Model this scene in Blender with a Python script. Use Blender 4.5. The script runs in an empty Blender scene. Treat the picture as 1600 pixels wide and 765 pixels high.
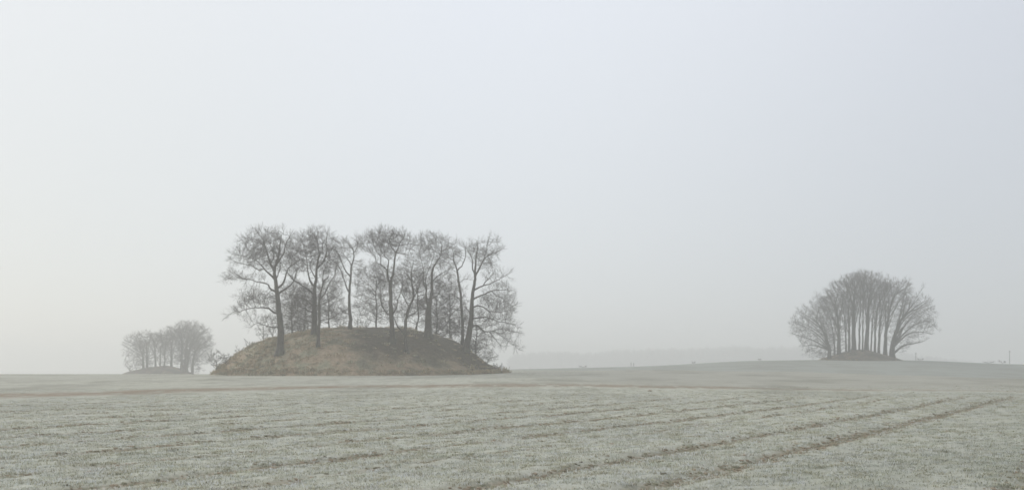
import bpy, math, random
import numpy as np

# ------------------------------------------------------------------ camera, world, sun, exposure
sc = bpy.context.scene
C = sc.collection
F, CX, HY, CAMZ = 1716.0, 800.0, 574.0, 1.7        # focal length in photo pixels, horizon row, eye height
cam = bpy.data.cameras.new("camera"); cam_o = bpy.data.objects.new("camera", cam); C.objects.link(cam_o)
cam_o.location = (0, 0, CAMZ); cam_o.rotation_euler = (math.radians(90), 0, 0)
cam.sensor_width = 36.0; cam.lens = 36.0 * F / 1600.0
cam.shift_y = (HY - 382.5) / 1600.0
cam.clip_end = 6000
sc.camera = cam_o

SUN_EL, SUN_AZ = 24.0, -50.0                        # azimuth clockwise from +Y (view direction)
SKY_STRENGTH, OVERCAST = 0.1, 0.9
w = bpy.data.worlds.new("World"); sc.world = w; w.use_nodes = True
nt = w.node_tree; nt.nodes.clear()
def wn(t, **k):
    n = nt.nodes.new(t)
    for a, b in k.items(): setattr(n, a, b)
    return n
out = wn('ShaderNodeOutputWorld'); bg = wn('ShaderNodeBackground'); bg.inputs[1].default_value = SKY_STRENGTH
sky = wn('ShaderNodeTexSky', sky_type='NISHITA', sun_disc=False)
sky.sun_elevation = math.radians(SUN_EL); sky.sun_rotation = math.radians(SUN_AZ)
sund = (math.sin(math.radians(SUN_AZ)) * math.cos(math.radians(SUN_EL)),
        math.cos(math.radians(SUN_AZ)) * math.cos(math.radians(SUN_EL)), math.sin(math.radians(SUN_EL)))
tc = wn('ShaderNodeTexCoord')
dot = wn('ShaderNodeVectorMath', operation='DOT_PRODUCT'); dot.inputs[1].default_value = sund
nt.links.new(tc.outputs['Generated'], dot.inputs[0])
ramp = wn('ShaderNodeValToRGB')                     # high overcast: whiter towards the veiled sun, cooler away from it
ramp.color_ramp.interpolation = 'EASE'
ramp.color_ramp.elements[0].position = 0.0; ramp.color_ramp.elements[0].color = (0.64, 0.67, 0.71, 1)
ramp.color_ramp.elements[1].position = 1.0; ramp.color_ramp.elements[1].color = (0.845, 0.85, 0.85, 1)
for p_, c_ in ((.62, (.68, .715, .785, 1)), (.84, (.83, .865, .925, 1)), (.95, (.83, .855, .88, 1))):
    e_ = ramp.color_ramp.elements.new(p_); e_.color = c_
mr = wn('ShaderNodeMapRange'); mr.inputs['From Min'].default_value = -1; mr.inputs['From Max'].default_value = 1
nt.links.new(dot.outputs['Value'], mr.inputs['Value']); nt.links.new(mr.outputs[0], ramp.inputs[0])
scl = wn('ShaderNodeVectorMath', operation='SCALE'); scl.inputs['Scale'].default_value = 10.6
sep = wn('ShaderNodeSeparateXYZ'); nt.links.new(tc.outputs['Generated'], sep.inputs[0])
lowr = wn('ShaderNodeValToRGB')                     # denser, greyer mist low down, all round the horizon
lowr.color_ramp.elements[0].position = 0.0; lowr.color_ramp.elements[0].color = (.855, .86, .83, 1)
lowr.color_ramp.elements[1].position = 0.34; lowr.color_ramp.elements[1].color = (1, 1, 1, 1)
nt.links.new(sep.outputs['Z'], lowr.inputs[0])
mulr = wn('ShaderNodeMix', data_type='RGBA', blend_type='MULTIPLY'); mulr.inputs['Factor'].default_value = 1
nt.links.new(ramp.outputs[0], mulr.inputs['A']); nt.links.new(lowr.outputs[0], mulr.inputs['B'])
nt.links.new(mulr.outputs['Result'], scl.inputs[0])
mix = wn('ShaderNodeMix', data_type='RGBA'); mix.inputs['Factor'].default_value = OVERCAST
nt.links.new(sky.outputs[0], mix.inputs['A']); nt.links.new(scl.outputs[0], mix.inputs['B'])
nt.links.new(mix.outputs['Result'], bg.inputs[0]); nt.links.new(bg.outputs[0], out.inputs[0])

sun = bpy.data.lights.new("sun", 'SUN'); sun.energy = 1.1; sun.angle = math.radians(30); sun.color = (1, .93, .82)
sun_o = bpy.data.objects.new("sun", sun); C.objects.link(sun_o)
from mathutils import Vector
sun_o.rotation_euler = Vector(sund).to_track_quat('Z', 'Y').to_euler()

sc.view_settings.view_transform = 'Standard'; sc.view_settings.look = 'None'
sc.view_settings.gamma = 1; sc.view_settings.use_curve_mapping = False
sc.view_settings.exposure = 0.0
sc.render.engine = 'CYCLES'
sc.cycles.max_bounces = 6; sc.cycles.diffuse_bounces = 2; sc.cycles.volume_bounces = 2
sc.cycles.use_denoising = True
sc.cycles.filter_width = 1.6

HAZE_DENSITY, HAZE_ANISO, HAZE_TOP, HAZE_HALF = 0.0016, 0.35, 34.0, 2600.0

rng = np.random.default_rng(7)
random.seed(7)

# ------------------------------------------------------------------ helpers
def P(px, py, Y):
    return np.array([(px - CX) / F * Y, Y, CAMZ - (py - HY) / F * Y])

def hash2(ix, iy, s):
    h = (ix.astype(np.int64) * 374761393 + iy.astype(np.int64) * 668265263 + s * 974711) & 0xffffffff
    h = ((h ^ (h >> 13)) * 1274126177) & 0xffffffff
    return ((h ^ (h >> 16)) & 0xffff) / 65535.0
def noise2(x, y, s=0):
    ix, iy = np.floor(x), np.floor(y); fx, fy = x - ix, y - iy
    fx = fx * fx * (3 - 2 * fx); fy = fy * fy * (3 - 2 * fy)
    a, b = hash2(ix, iy, s), hash2(ix + 1, iy, s); c, d = hash2(ix, iy + 1, s), hash2(ix + 1, iy + 1, s)
    return (a * (1 - fx) + b * fx) * (1 - fy) + (c * (1 - fx) + d * fx) * fy - 0.5

def pchip(xk, yk, x):
    xk, yk = np.asarray(xk, float), np.asarray(yk, float)
    h = np.diff(xk); d = np.diff(yk) / h
    m = np.zeros(len(xk)); m[0], m[-1] = d[0], d[-1]
    for i in range(1, len(xk) - 1):
        if d[i-1] * d[i] > 0:
            w1, w2 = 2*h[i] + h[i-1], h[i] + 2*h[i-1]
            m[i] = (w1 + w2) / (w1 / d[i-1] + w2 / d[i])
    x = np.clip(x, xk[0], xk[-1]); i = np.clip(np.searchsorted(xk, x) - 1, 0, len(h) - 1)
    t = (x - xk[i]) / h[i]
    return ((2*t**3 - 3*t**2 + 1) * yk[i] + (t**3 - 2*t**2 + t) * h[i] * m[i] +
            (-2*t**3 + 3*t**2) * yk[i+1] + (t**3 - t**2) * h[i] * m[i+1])

def smooth(e0, e1, x):
    t = np.clip((x - e0) / (e1 - e0), 0, 1); return t * t * (3 - 2 * t)

def mesh_obj(name, V, Fc, mat, parent=None, shade=True, col=None):
    """V (n,3), Fc list of arrays (m,3) or (m,4)"""
    me = bpy.data.meshes.new(name)
    V = np.asarray(V, np.float32)
    loops = np.concatenate([f.ravel() for f in Fc]).astype(np.int32)
    sizes = np.concatenate([np.full(len(f), f.shape[1], np.int32) for f in Fc])
    me.vertices.add(len(V)); me.vertices.foreach_set('co', V.ravel())
    me.loops.add(len(loops)); me.loops.foreach_set('vertex_index', loops)
    me.polygons.add(len(sizes))
    starts = np.concatenate([[0], np.cumsum(sizes)[:-1]]).astype(np.int32)
    me.polygons.foreach_set('loop_start', starts); me.polygons.foreach_set('loop_total', sizes)
    me.update(calc_edges=True)
    if shade: me.polygons.foreach_set('use_smooth', np.ones(len(sizes), bool))
    me.materials.append(mat)
    o = bpy.data.objects.new(name, me); C.objects.link(o)
    if parent is not None: o.parent = parent
    return o

def empty(name, label, cat, loc, group=None):
    o = bpy.data.objects.new(name, None); C.objects.link(o); o.location = loc
    o.empty_display_size = 0.5
    o['label'] = label; o['category'] = cat
    if group: o['group'] = group
    return o

# ------------------------------------------------------------------ materials
class NT:
    def __init__(s, name, rough=0.9):
        s.m = bpy.data.materials.new(name); s.m.use_nodes = True
        s.t = s.m.node_tree; s.b = s.t.nodes['Principled BSDF']
        s.b.inputs['Roughness'].default_value = rough
        s.b.inputs['Specular IOR Level'].default_value = 0.2
    def n(s, t, **k):
        n = s.t.nodes.new(t)
        for a, b in k.items(): setattr(n, a, b)
        return n
    def l(s, a, b): s.t.links.new(a, b)
    def coords(s, scale=(1, 1, 1), rotz=0):
        tc = s.n('ShaderNodeTexCoord'); mp = s.n('ShaderNodeMapping')
        mp.inputs['Scale'].default_value = scale; mp.inputs['Rotation'].default_value = (0, 0, rotz)
        s.l(tc.outputs['Object'], mp.inputs['Vector']); return mp.outputs[0]
    def noise(s, vec, scale, detail=3, rough=.55):
        n = s.n('ShaderNodeTexNoise'); n.inputs['Scale'].default_value = scale
        n.inputs['Detail'].default_value = detail; n.inputs['Roughness'].default_value = rough
        s.l(vec, n.inputs['Vector']); return n.outputs['Fac']
    def rng(s, v, a, b, c=0, d=1, sm=True):
        m = s.n('ShaderNodeMapRange'); m.interpolation_type = 'SMOOTHSTEP' if sm else 'LINEAR'
        for k, q in (('From Min', a), ('From Max', b), ('To Min', c), ('To Max', d)): m.inputs[k].default_value = q
        s.l(v, m.inputs['Value']); return m.outputs[0]
    def mix(s, f, a, b):
        m = s.n('ShaderNodeMix', data_type='RGBA')
        for k, q in (('Factor', f), ('A', a), ('B', b)):
            if isinstance(q, (int, float)): m.inputs[k].default_value = q
            elif isinstance(q, tuple): m.inputs[k].default_value = (*q, 1)
            else: s.l(q, m.inputs[k])
        return m.outputs['Result']
    def math(s, op, a, b=0):
        m = s.n('ShaderNodeMath', operation=op)
        for i, q in enumerate((a, b)):
            if isinstance(q, (int, float)): m.inputs[i].default_value = q
            else: s.l(q, m.inputs[i])
        return m.outputs[0]
    def attr(s, name):
        a = s.n('ShaderNodeAttribute'); a.attribute_name = name; return a.outputs['Fac']
    def color(s, c): s.l(c, s.b.inputs['Base Color']); return s
    def bump(s, h, strength, dist):
        b = s.n('ShaderNodeBump'); b.inputs['Strength'].default_value = strength; b.inputs['Distance'].default_value = dist
        s.l(h, b.inputs['Height']); s.l(b.outputs[0], s.b.inputs['Normal'])

TA = math.radians(29.9)                             # direction of the drill rows and tramlines, clockwise from +Y

def mat_ground():
    s = NT('frosted_field', .95)
    vec = s.coords(); rows = s.coords((1, .22, 1), TA)       # streaky along the drill rows
    fine = s.noise(vec, 9, 4, .7); clod = s.noise(rows, 3.2, 4, .65); mid = s.noise(rows, .6, 3, .6); big = s.noise(vec, .05, 3, .6)
    frost = s.mix(s.rng(fine, .3, .7), (.45, .445, .35), (.61, .61, .515))
    frost = s.mix(s.math('MULTIPLY', s.rng(big, .35, .7), .5), frost, (.42, .425, .375))
    soil = s.mix(s.rng(fine, .35, .65), (.15, .125, .085), (.27, .24, .18))
    bare = s.math('MULTIPLY', s.rng(clod, .55, .70), s.rng(mid, .40, .62))
    near = s.mix(s.math('MULTIPLY', bare, .3), frost, soil)
    drill = s.noise(s.coords((1, .03, 1), TA), 2.4, 4, .65)
    near = s.mix(s.math('MULTIPLY', s.rng(drill, .50, .68), .38), near, (.30, .285, .20))
    near = s.mix(s.math('MULTIPLY', s.math('MULTIPLY', s.attr('right_dim'), s.rng(mid, .25, .6)), .8), near, (.28, .29, .23))  # light falloff to the lower right painted in, mixed with less frost
    tn = s.math('MULTIPLY', s.attr('track'), s.rng(clod, .30, .50))
    near = s.mix(tn, near, s.mix(s.rng(fine, .4, .62), (.19, .18, .115), (.34, .27, .19)))
    strk = s.noise(s.coords((.22, .10, 1), .1), 1.0, 5, .68)
    fleck = s.noise(s.coords((1.2, .35, 1)), 1.3, 3, .7)
    near = s.mix(s.math('MULTIPLY', s.math('MULTIPLY', s.rng(strk, .50, .64), s.attr('midfar')), .55), near, (.23, .225, .165))
    near = s.mix(s.math('MULTIPLY', s.math('MULTIPLY', s.rng(fleck, .46, .62), s.attr('midfar')), .45), near, (.27, .265, .20))
    # brown stubble strip
    sb = s.noise(s.coords((.8, .22, 1)), 1.1, 5, .72)
    st = s.math('MULTIPLY', s.attr('strip'), s.rng(sb, .36, .50))
    near = s.mix(s.math('MULTIPLY', st, .85), near, s.mix(s.rng(fine, .35, .65), (.175, .12, .075), (.34, .255, .175)))
    # smoother far part of the near field, then the green-grey field beyond the dip
    up = s.mix(s.rng(s.noise(s.coords((.35, 1, 1)), .5, 4, .6), .3, .7), (.355, .34, .275), (.43, .42, .36))
    c = s.mix(s.attr('upper'), near, up)
    far = s.mix(s.rng(s.noise(s.coords((.3, 1, 1)), .25, 4, .6), .3, .7), (.275, .285, .24), (.33, .345, .30))
    c = s.mix(s.attr('far'), c, far)
    lng = s.noise(s.coords((.10, .045, 1), .12), 1.0, 5, .7)
    c = s.mix(s.math('MULTIPLY', s.math('MULTIPLY', s.rng(lng, .48, .66), s.attr('midfar')), .48), c, (.20, .19, .145))
    c = s.mix(s.math('MULTIPLY', s.attr('margin'), s.rng(lng, .3, .5)), c, (.19, .165, .12))
    s.color(c)
    h = s.math('ADD', s.math('MULTIPLY', fine, .5), clod)
    s.bump(h, .6, .05)
    return s.m

def mat_mound(name, tan=1.0):
    s = NT(name, .95)
    vec = s.coords(); st = s.coords((1, 1, .5))
    fine = s.noise(st, 2.6, 5, .7); mid = s.noise(vec, .33, 4, .6); big = s.noise(vec, .11, 2, .5)
    tanc = s.mix(s.rng(fine, .3, .7), (.31, .23, .145), (.49, .39, .275))
    grn = s.mix(s.rng(fine, .3, .7), (.25, .235, .145), (.42, .395, .275))
    c = s.mix(s.rng(mid, .42, .6), tanc, grn)
    leaf_shade = s.mix(s.rng(fine, .3, .7), (.062, .054, .038), (.115, .10, .07))     # unfrosted fallen leaves under the trees, plus the right side's shade painted dark
    c = s.mix(s.math('MULTIPLY', s.rng(s.math('ADD', s.attr('litter_shade'), s.math('MULTIPLY', s.math('SUBTRACT', mid, .5), 1.3)), .05, .95), .96), c, leaf_shade)
    s.color(c); s.bump(fine, .8, .25)
    return s.m

def mat_bark(name, a, b):
    s = NT(name, .9)
    v = s.coords((1, 1, .25))
    n1 = s.noise(v, 6, 4, .6)
    c = s.mix(s.rng(n1, .35, .65), a, b)
    gr = s.noise(s.coords(), .8, 2, .5)
    c = s.mix(s.math('MULTIPLY', s.rng(gr, .5, .7), .5), c, (b[0]*.9, b[1]*1.12, b[2]*.85))
    s.color(c); s.bump(n1, .5, .03); return s.m

def mat_plain(name, a, b, scale=8):
    s = NT(name, .9); s.color(s.mix(s.rng(s.noise(s.coords(), scale, 3), .35, .65), a, b)); return s.m

def mat_blade(name, cols, right_dim=False):
    s = NT(name, .8)
    oi = s.n('ShaderNodeObjectInfo')
    r = s.n('ShaderNodeValToRGB'); el = r.color_ramp.elements
    for i, (p, c) in enumerate(cols):
        e = el[i] if i < 2 else el.new(p)
        e.position = p; e.color = (*c, 1)
    s.l(oi.outputs['Random'], r.inputs[0])
    if right_dim:  # blades dimmed to the right: painted light falloff along with thinner frost
        g = s.n('ShaderNodeNewGeometry'); d = s.n('ShaderNodeVectorMath', operation='DOT_PRODUCT'); d.inputs[1].default_value = (math.cos(TA), -math.sin(TA), 0)
        s.l(g.outputs['Position'], d.inputs[0])
        s.color(s.mix(s.math('MULTIPLY', s.rng(d.outputs['Value'], -10, 3), .42), r.outputs[0], (.30, .315, .235)))
        return s.m
    s.color(r.outputs[0]); return s.m

M_ground = mat_ground()
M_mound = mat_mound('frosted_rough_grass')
M_bark = mat_bark('oak_bark', (.060, .054, .045), (.125, .115, .098))
M_twig = mat_plain('twigs', (.075, .066, .057), (.125, .112, .098), 1.2)
M_wood = mat_plain('weathered_wood', (.16, .15, .13), (.24, .23, .21), 12)
M_stone = mat_plain('pale_stone', (.62, .62, .6), (.75, .75, .73), 12)
M_wheat = mat_blade('frosted_wheat', [(0, (.735, .735, .665)), (1, (.42, .365, .25)), (.20, (.685, .69, .67)), (.36, (.655, .685, .57)), (.52, (.66, .64, .585)), (.66, (.635, .635, .49)), (.82, (.53, .515, .38))], True)
M_tus = mat_blade('tussock_grass', [(0, (.56, .46, .32)), (1, (.28, .26, .17)), (.4, (.46, .375, .25)), (.7, (.44, .42, .31))])
M_clod = mat_blade('soil_clods', [(0, (.40, .325, .235)), (1, (.20, .18, .13)), (.5, (.31, .26, .19)), (.75, (.25, .245, .165))])

# ------------------------------------------------------------------ terrain
YK = [0, 35, 70, 105, 125, 145, 165, 190, 215, 240, 270, 300, 340, 420, 600, 1400]
TAB = {
 -3000: [0, 0, 0, .3, .52, .66, .66, .35, -.2, -.7, -1, -1.1, -1.2, -1.4, -3.5, -9],
     0: [0, 0, 0, .3, .52, .66, .66, .35, -.2, -.7, -1, -1.1, -1.2, -1.4, -3.5, -9],
   330: [0, 0, 0, .3, .52, .66, .66, .35, -.2, -.7, -1, -1.1, -1.2, -1.4, -3.5, -9],
   600: [0, 0, .02, .3, .48, .62, .7, .8, .7, .5, .3, .2, 0, -.5, -3, -9],
   800: [0, 0, .05, .35, .55, .75, .9, 1.05, 1.1, 1.1, 1.15, 1.2, 1.2, .6, -3, -3],
  1000: [0, 0, .05, .35, .6, .85, 1.08, 1.26, 1.2, 1.15, 1.7, 2.05, 2.1, 1.6, -2, 2],
  1200: [0, 0, .1, .5, .75, 1.0, 1.17, 1.1, .95, 1.1, 2.5, 3.6, 3.9, 3.5, 1, 5],
  1300: [0, .0, .1, .55, .8, .97, .9, .6, .5, 1.0, 2.7, 3.8, 4.0, 3.4, 1, 5],
  1400: [0, 0, .15, .65, .83, .7, .4, .2, .3, .9, 2.6, 3.75, 3.9, 3.2, 0, 5],
  1600: [0, 0, .2, .6, .5, .2, -.2, -.5, -.5, 0, 1.4, 2.6, 2.7, 1.8, -2, 3],
  2000: [0, 0, .2, .5, .4, .1, -.3, -.7, -.8, -.4, .8, 1.8, 2, 1, -3, -12],
  4000: [0, 0, .2, .5, .4, .1, -.3, -.7, -.8, -.4, .8, 1.8, 2, 1, -3, -12]}
UK = sorted(TAB)
_yd = np.arange(0, 1402, 2.0); _ud = np.arange(-3000, 4001, 20.0)
_t1 = np.array([pchip(YK, TAB[u], _yd) for u in UK])                       # (U, Y)
_T = np.array([pchip(UK, _t1[:, j], _ud) for j in range(len(_yd))]).T      # (ud, yd)
def terrain(x, y):
    x, y = np.asarray(x, float), np.asarray(y, float)
    u = np.clip(CX + F * x / np.maximum(y, 5), -3000, 3999); yy = np.clip(y, 0, 1399)
    a = (u + 3000) / 20; b = yy / 2; i = a.astype(int); j = b.astype(int); a = a - i; b = b - j
    i1 = np.minimum(i + 1, len(_ud) - 1); j1 = np.minimum(j + 1, len(_yd) - 1)
    return (_T[i, j] * (1-a) + _T[i1, j] * a) * (1-b) + (_T[i, j1] * (1-a) + _T[i1, j1] * a) * b

# mounds: centre, profile left / right (radius -> height)
def mk_profile(pts, cx_px, Y):
    c = P(cx_px, HY, Y)
    L, R = [], []
    for px, py in pts:
        q = P(px, py, Y); r = q[0] - c[0]
        (L if r < 0 else R).append((abs(r), q[2]))
    return c, sorted(L), sorted(R)
MAIN_Y, RIGHT_Y, LEFT_Y = 165.0, 300.0, 380.0
main_prof = [(331, 590), (339, 585), (349, 578), (361, 568), (372, 558), (385, 549), (400, 541), (420, 533), (445, 526.5), (480, 520),
             (520, 514), (560, 511.5), (575, 511.2), (585, 511), (600, 511), (640, 513.5), (670, 520), (700, 530), (725, 542), (745, 556), (760, 567), (778, 576), (795, 582), (806, 588)]
right_prof = [(1270, 565), (1282, 562), (1300, 556.5), (1320, 550), (1340, 546.5), (1350, 546.5), (1365, 549), (1385, 555.5), (1402, 561), (1415, 565)]
left_prof = [(186, 588), (200, 582), (215, 577.5), (230, 574), (245, 571.8), (258, 571.5), (270, 573), (282, 576.5), (295, 581.5), (308, 588)]
MOUNDS = []
for prof, cpx, Y, name in ((main_prof, 580, MAIN_Y, 'main'), (right_prof, 1345, RIGHT_Y, 'right'), (left_prof, 250, LEFT_Y, 'left')):
    c, L, R = mk_profile(prof, cpx, Y)
    top = max(L[0][1], R[0][1])
    MOUNDS.append(dict(name=name, c=c, L=[(0, top)] + L, R=[(0, top)] + R, rl=L[-1][0], rr=R[-1][0]))
def mound_z(m, x, y):
    dx, dy = x - m['c'][0], y - m['c'][1]
    r = np.hypot(dx, dy); w_ = .5 + .5 * dx / np.maximum(r, 1e-6); w_ = smooth(0, 1, w_)
    rad = m['rl'] * (1 - w_) + m['rr'] * w_
    tn = r / rad
    l = pchip(*zip(*m['L']), tn * m['rl']); rr = pchip(*zip(*m['R']), tn * m['rr'])
    z = l * (1 - w_) + rr * w_
    return np.where(tn <= 1.0, z, z - (tn - 1) * 6)
def surf(x, y):
    z = terrain(x, y)
    for m in MOUNDS: z = np.maximum(z, mound_z(m, np.asarray(x, float), np.asarray(y, float)))
    return z
def cast(px, py, y0, y1):
    """first ground hit of the ray through a photo pixel"""
    Y = np.arange(y0, y1, .1); x = (px - CX) / F * Y; z = CAMZ - (py - HY) / F * Y
    hit = np.nonzero(surf(x, Y) >= z)[0]
    k = hit[0] if len(hit) else len(Y) // 2
    return np.array([x[k], Y[k], float(surf(x[k], Y[k]))])

# tramlines and drill wheelings: perpendicular offset p = X cos a - Y sin a, half width, strength, depth
TRACKS = [(-8.25, .27, .94, .06), (-6.05, .27, .92, .06), (-18.4, .24, .98, .03), (-15.6, .22, .92, .03), (-12.95, .22, .95, .03), (-11.2, .16, .7, .02), (-1.5, .25, .85, .05),
          (-21.2, .25, .9, .03), (-24.1, .2, .8, .02), (-27.0, .25, .85, .02), (-30.4, .22, .75, .02), (-34.2, .3, .85, .02), (-38, .3, .8, .02), (-43, .3, .8, .02), (.9, .25, .7, .05)]
def track_val(x, y):
    p = x * math.cos(TA) - y * math.sin(TA); q = x * math.sin(TA) + y * math.cos(TA)
    p = p + noise2(q * .12, q * 0 + 3.3, 5) * .35 + noise2(q * .9, p * 1.5, 6) * .10
    t = np.zeros_like(p); dep = np.zeros_like(p)
    for i, (c, hw, st, d) in enumerate(TRACKS):
        g = np.exp(-((p - c) / hw) ** 2)
        brk = smooth(-.28, .12, noise2(q * .22, q * 0 + i * 7.7, 9) + (st - .6) * .8 + .3 * (st > .88))
        t = np.maximum(t, np.minimum(1, g * 1.3) * st * brk); dep = dep + d * (g - .5 * np.exp(-((np.abs(p - c) - 2 * hw) / hw) ** 2))
    fade = 1 - smooth(42, 64, y)
    return t * fade, dep * fade
STRIP = [(-60, 45), (-45, 56), (-31.6, 67), (-23.6, 79), (-13, 91), (3.7, 91), (15, 85), (24, 77.5), (33, 71), (50, 60), (80, 50)]
def strip_val(x, y):
    yc = pchip(*zip(*STRIP), x); hw = np.interp(x, [-60, -31, -12, 0, 20, 33], [12, 10, 6, 4.6, 3.6, 2.5])
    d = (y - yc + noise2(x * .25, y * .12, 21) * 3 + noise2(x * .9, y * .3, 22) * 3) / hw
    st = np.interp(x, [-31, -14, 2, 22, 34, 45], [1, 1, .9, .85, .35, 0])
    return np.exp(-d ** 4) * st, d
def micro(x, y):
    r = np.hypot(x, y); f = 1 - smooth(45, 90, r)
    q = x * math.sin(TA) + y * math.cos(TA); p = x * math.cos(TA) - y * math.sin(TA)
    return (noise2(x * 1.6, y * 1.6, 1) * .05 + noise2(p * 4.0, q * 1.6, 2) * .045 + noise2(p * 1.1, q * .2, 4) * .05) * f + noise2(x * .05, y * .05, 3) * .25 * smooth(30, 80, r) * (1 - smooth(200, 300, r))

def graded(segments):
    v = [segments[0][0]]
    for a, b, s0, s1 in segments:
        x = a; k = 0
        while x < b - 1e-6:
            t = (x - a) / (b - a); s = s0 * (s1 / s0) ** t
            x = min(b, x + s); v.append(x)
    return np.array(v)
xs_r = graded([(0, 14, .13, .16), (14, 40, .16, .6), (40, 120, .6, 3), (120, 2550, 3, 160)])
xs = np.concatenate([-xs_r[::-1][:-1], xs_r])
ys = np.concatenate([-graded([(1, 2550, 3, 200)])[::-1], graded([(0, 11, 1, .2), (11, 30, .12, .16), (30, 70, .16, .5), (70, 110, .5, 1), (110, 350, 1, 3), (350, 2550, 3, 110)])])
XX, YY = np.meshgrid(xs, ys)
tv, td = track_val(XX, YY); sv, sd = strip_val(XX, YY)
ZZ = terrain(XX, YY) + micro(XX, YY) - td
nx, ny = len(xs), len(ys)
V = np.stack([XX.ravel(), YY.ravel(), ZZ.ravel()], 1)
idx = np.arange(nx * ny).reshape(ny, nx)
Q = np.stack([idx[:-1, :-1].ravel(), idx[:-1, 1:].ravel(), idx[1:, 1:].ravel(), idx[1:, :-1].ravel()], 1)
ground = mesh_obj('field', V, [Q], M_ground); ground['kind'] = 'structure'
U = CX + F * XX / np.maximum(YY, 5)
yc_far = np.interp(U, [-400, 330, 560, 800, 1000, 1200, 1400, 1600, 2200], [900, 600, 330, 245, 222, 203, 170, 128, 110])
def add_attr(o, name, v):
    a = o.data.attributes.new(name, 'FLOAT', 'POINT'); a.data.foreach_set('value', np.asarray(v, np.float32).ravel())
add_attr(ground, 'track', tv); add_attr(ground, 'strip', sv)
add_attr(ground, 'upper', smooth(.2, 1.8, sd) * .85 * smooth(760, 1020, U) + smooth(.2, 1.8, sd) * .25 * (1 - smooth(760, 1020, U)))
PP = XX * math.cos(TA) - YY * math.sin(TA)
add_attr(ground, 'right_dim', smooth(-9, 2, PP) * (1 - smooth(35, 70, YY)))  # painted dimming of the right foreground: light falloff plus less frost
add_attr(ground, 'margin', np.exp(-((YY - yc_far + noise2(XX * .05, YY * .05, 77) * 6) / 6.5) ** 2) * smooth(850, 1000, U) * .6)
add_attr(ground, 'midfar', smooth(30, 70, YY))
add_attr(ground, 'far', smooth(-4, 4, YY - yc_far))

for m in MOUNDS:
    R = max(m['rl'], m['rr']) * 1.03
    st = .35 if m['name'] == 'main' else .8
    g = np.arange(-R, R + st, st); GX, GY = np.meshgrid(g, g)
    r = np.hypot(GX, GY); X, Y = m['c'][0] + GX, m['c'][1] + GY
    Zm = mound_z(m, X, Y)
    amp = 1 if m['name'] == 'main' else 1.2
    Zt = Zm + amp * (noise2(X * .35, Y * .35, 31) * .24 + noise2(X * 1.1, Y * 1.1, 32) * .12 + noise2(X * .12, Y * .12, 33) * .35) * smooth(0, .6, Zm - terrain(X, Y))
    n = len(g); idx = np.arange(n * n).reshape(n, n)
    Q = np.stack([idx[:-1, :-1].ravel(), idx[:-1, 1:].ravel(), idx[1:, 1:].ravel(), idx[1:, :-1].ravel()], 1)
    keep = (Zt - terrain(X, Y)).ravel()[Q].max(1) > -.6
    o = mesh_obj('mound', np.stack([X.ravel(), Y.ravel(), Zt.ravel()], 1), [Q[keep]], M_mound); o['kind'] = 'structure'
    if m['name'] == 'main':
        leaf_shade = smooth(-13, 1, GX + .25 * GY) * (1 - .45 * smooth(-6, -15, GY - .0) * smooth(4.5, 1.0, Zm - terrain(X, Y)))  # darker to the right: fallen leaves together with painted side shade
    else: leaf_shade = np.full(GX.shape, .8)
    add_attr(o, 'litter_shade', leaf_shade)

# ------------------------------------------------------------------ scattered grass (uncountable: geometry nodes)
def clump_mesh(name, mat, n, spread, h, wd, lean, seed, along=None):
    r = np.random.default_rng(seed); V, T = [], []
    for _ in range(n):
        bx, by = r.normal(0, spread[0]), r.normal(0, spread[1]); a = r.uniform(0, 6.283); hh = h * r.uniform(.55, 1.15); le = lean * r.uniform(.3, 1.2) * hh
        dx, dy = math.cos(a), math.sin(a); px_, py_ = -dy * wd, dx * wd; k = len(V)
        V += [(bx - px_, by - py_, -.01), (bx + px_, by + py_, -.01), (bx + dx*le*.45 + px_*.7, by + dy*le*.45 + py_*.7, hh*.75), (bx + dx*le*.45 - px_*.7, by + dy*le*.45 - py_*.7, hh*.75), (bx + dx*le, by + dy*le, hh * .85)]
        T += [(k, k+1, k+2), (k, k+2, k+3), (k+3, k+2, k+4)]
    me = bpy.data.meshes.new(name); me.from_pydata(V, [], T); me.materials.append(mat)
    return bpy.data.objects.new(name, me)          # only a source for the scatter, never linked
def clod_mesh(name, mat, seed):
    r = np.random.default_rng(seed)
    g = (1 + 5 ** .5) / 2
    V = np.array([(-1, g, 0), (1, g, 0), (-1, -g, 0), (1, -g, 0), (0, -1, g), (0, 1, g), (0, -1, -g), (0, 1, -g), (g, 0, -1), (g, 0, 1), (-g, 0, -1), (-g, 0, 1)]) / 1.9
    V = V * r.uniform(.6, 1.25, (12, 1)) * np.array([1.2, .9, .55]) * .05
    T = [(0,11,5),(0,5,1),(0,1,7),(0,7,10),(0,10,11),(1,5,9),(5,11,4),(11,10,2),(10,7,6),(7,1,8),(3,9,4),(3,4,2),(3,2,6),(3,6,8),(3,8,9),(4,9,5),(2,4,11),(6,2,10),(8,6,7),(9,8,1)]
    me = bpy.data.meshes.new(name); me.from_pydata([tuple(v) for v in V], [], T); me.materials.append(mat)
    return bpy.data.objects.new(name, me)

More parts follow.
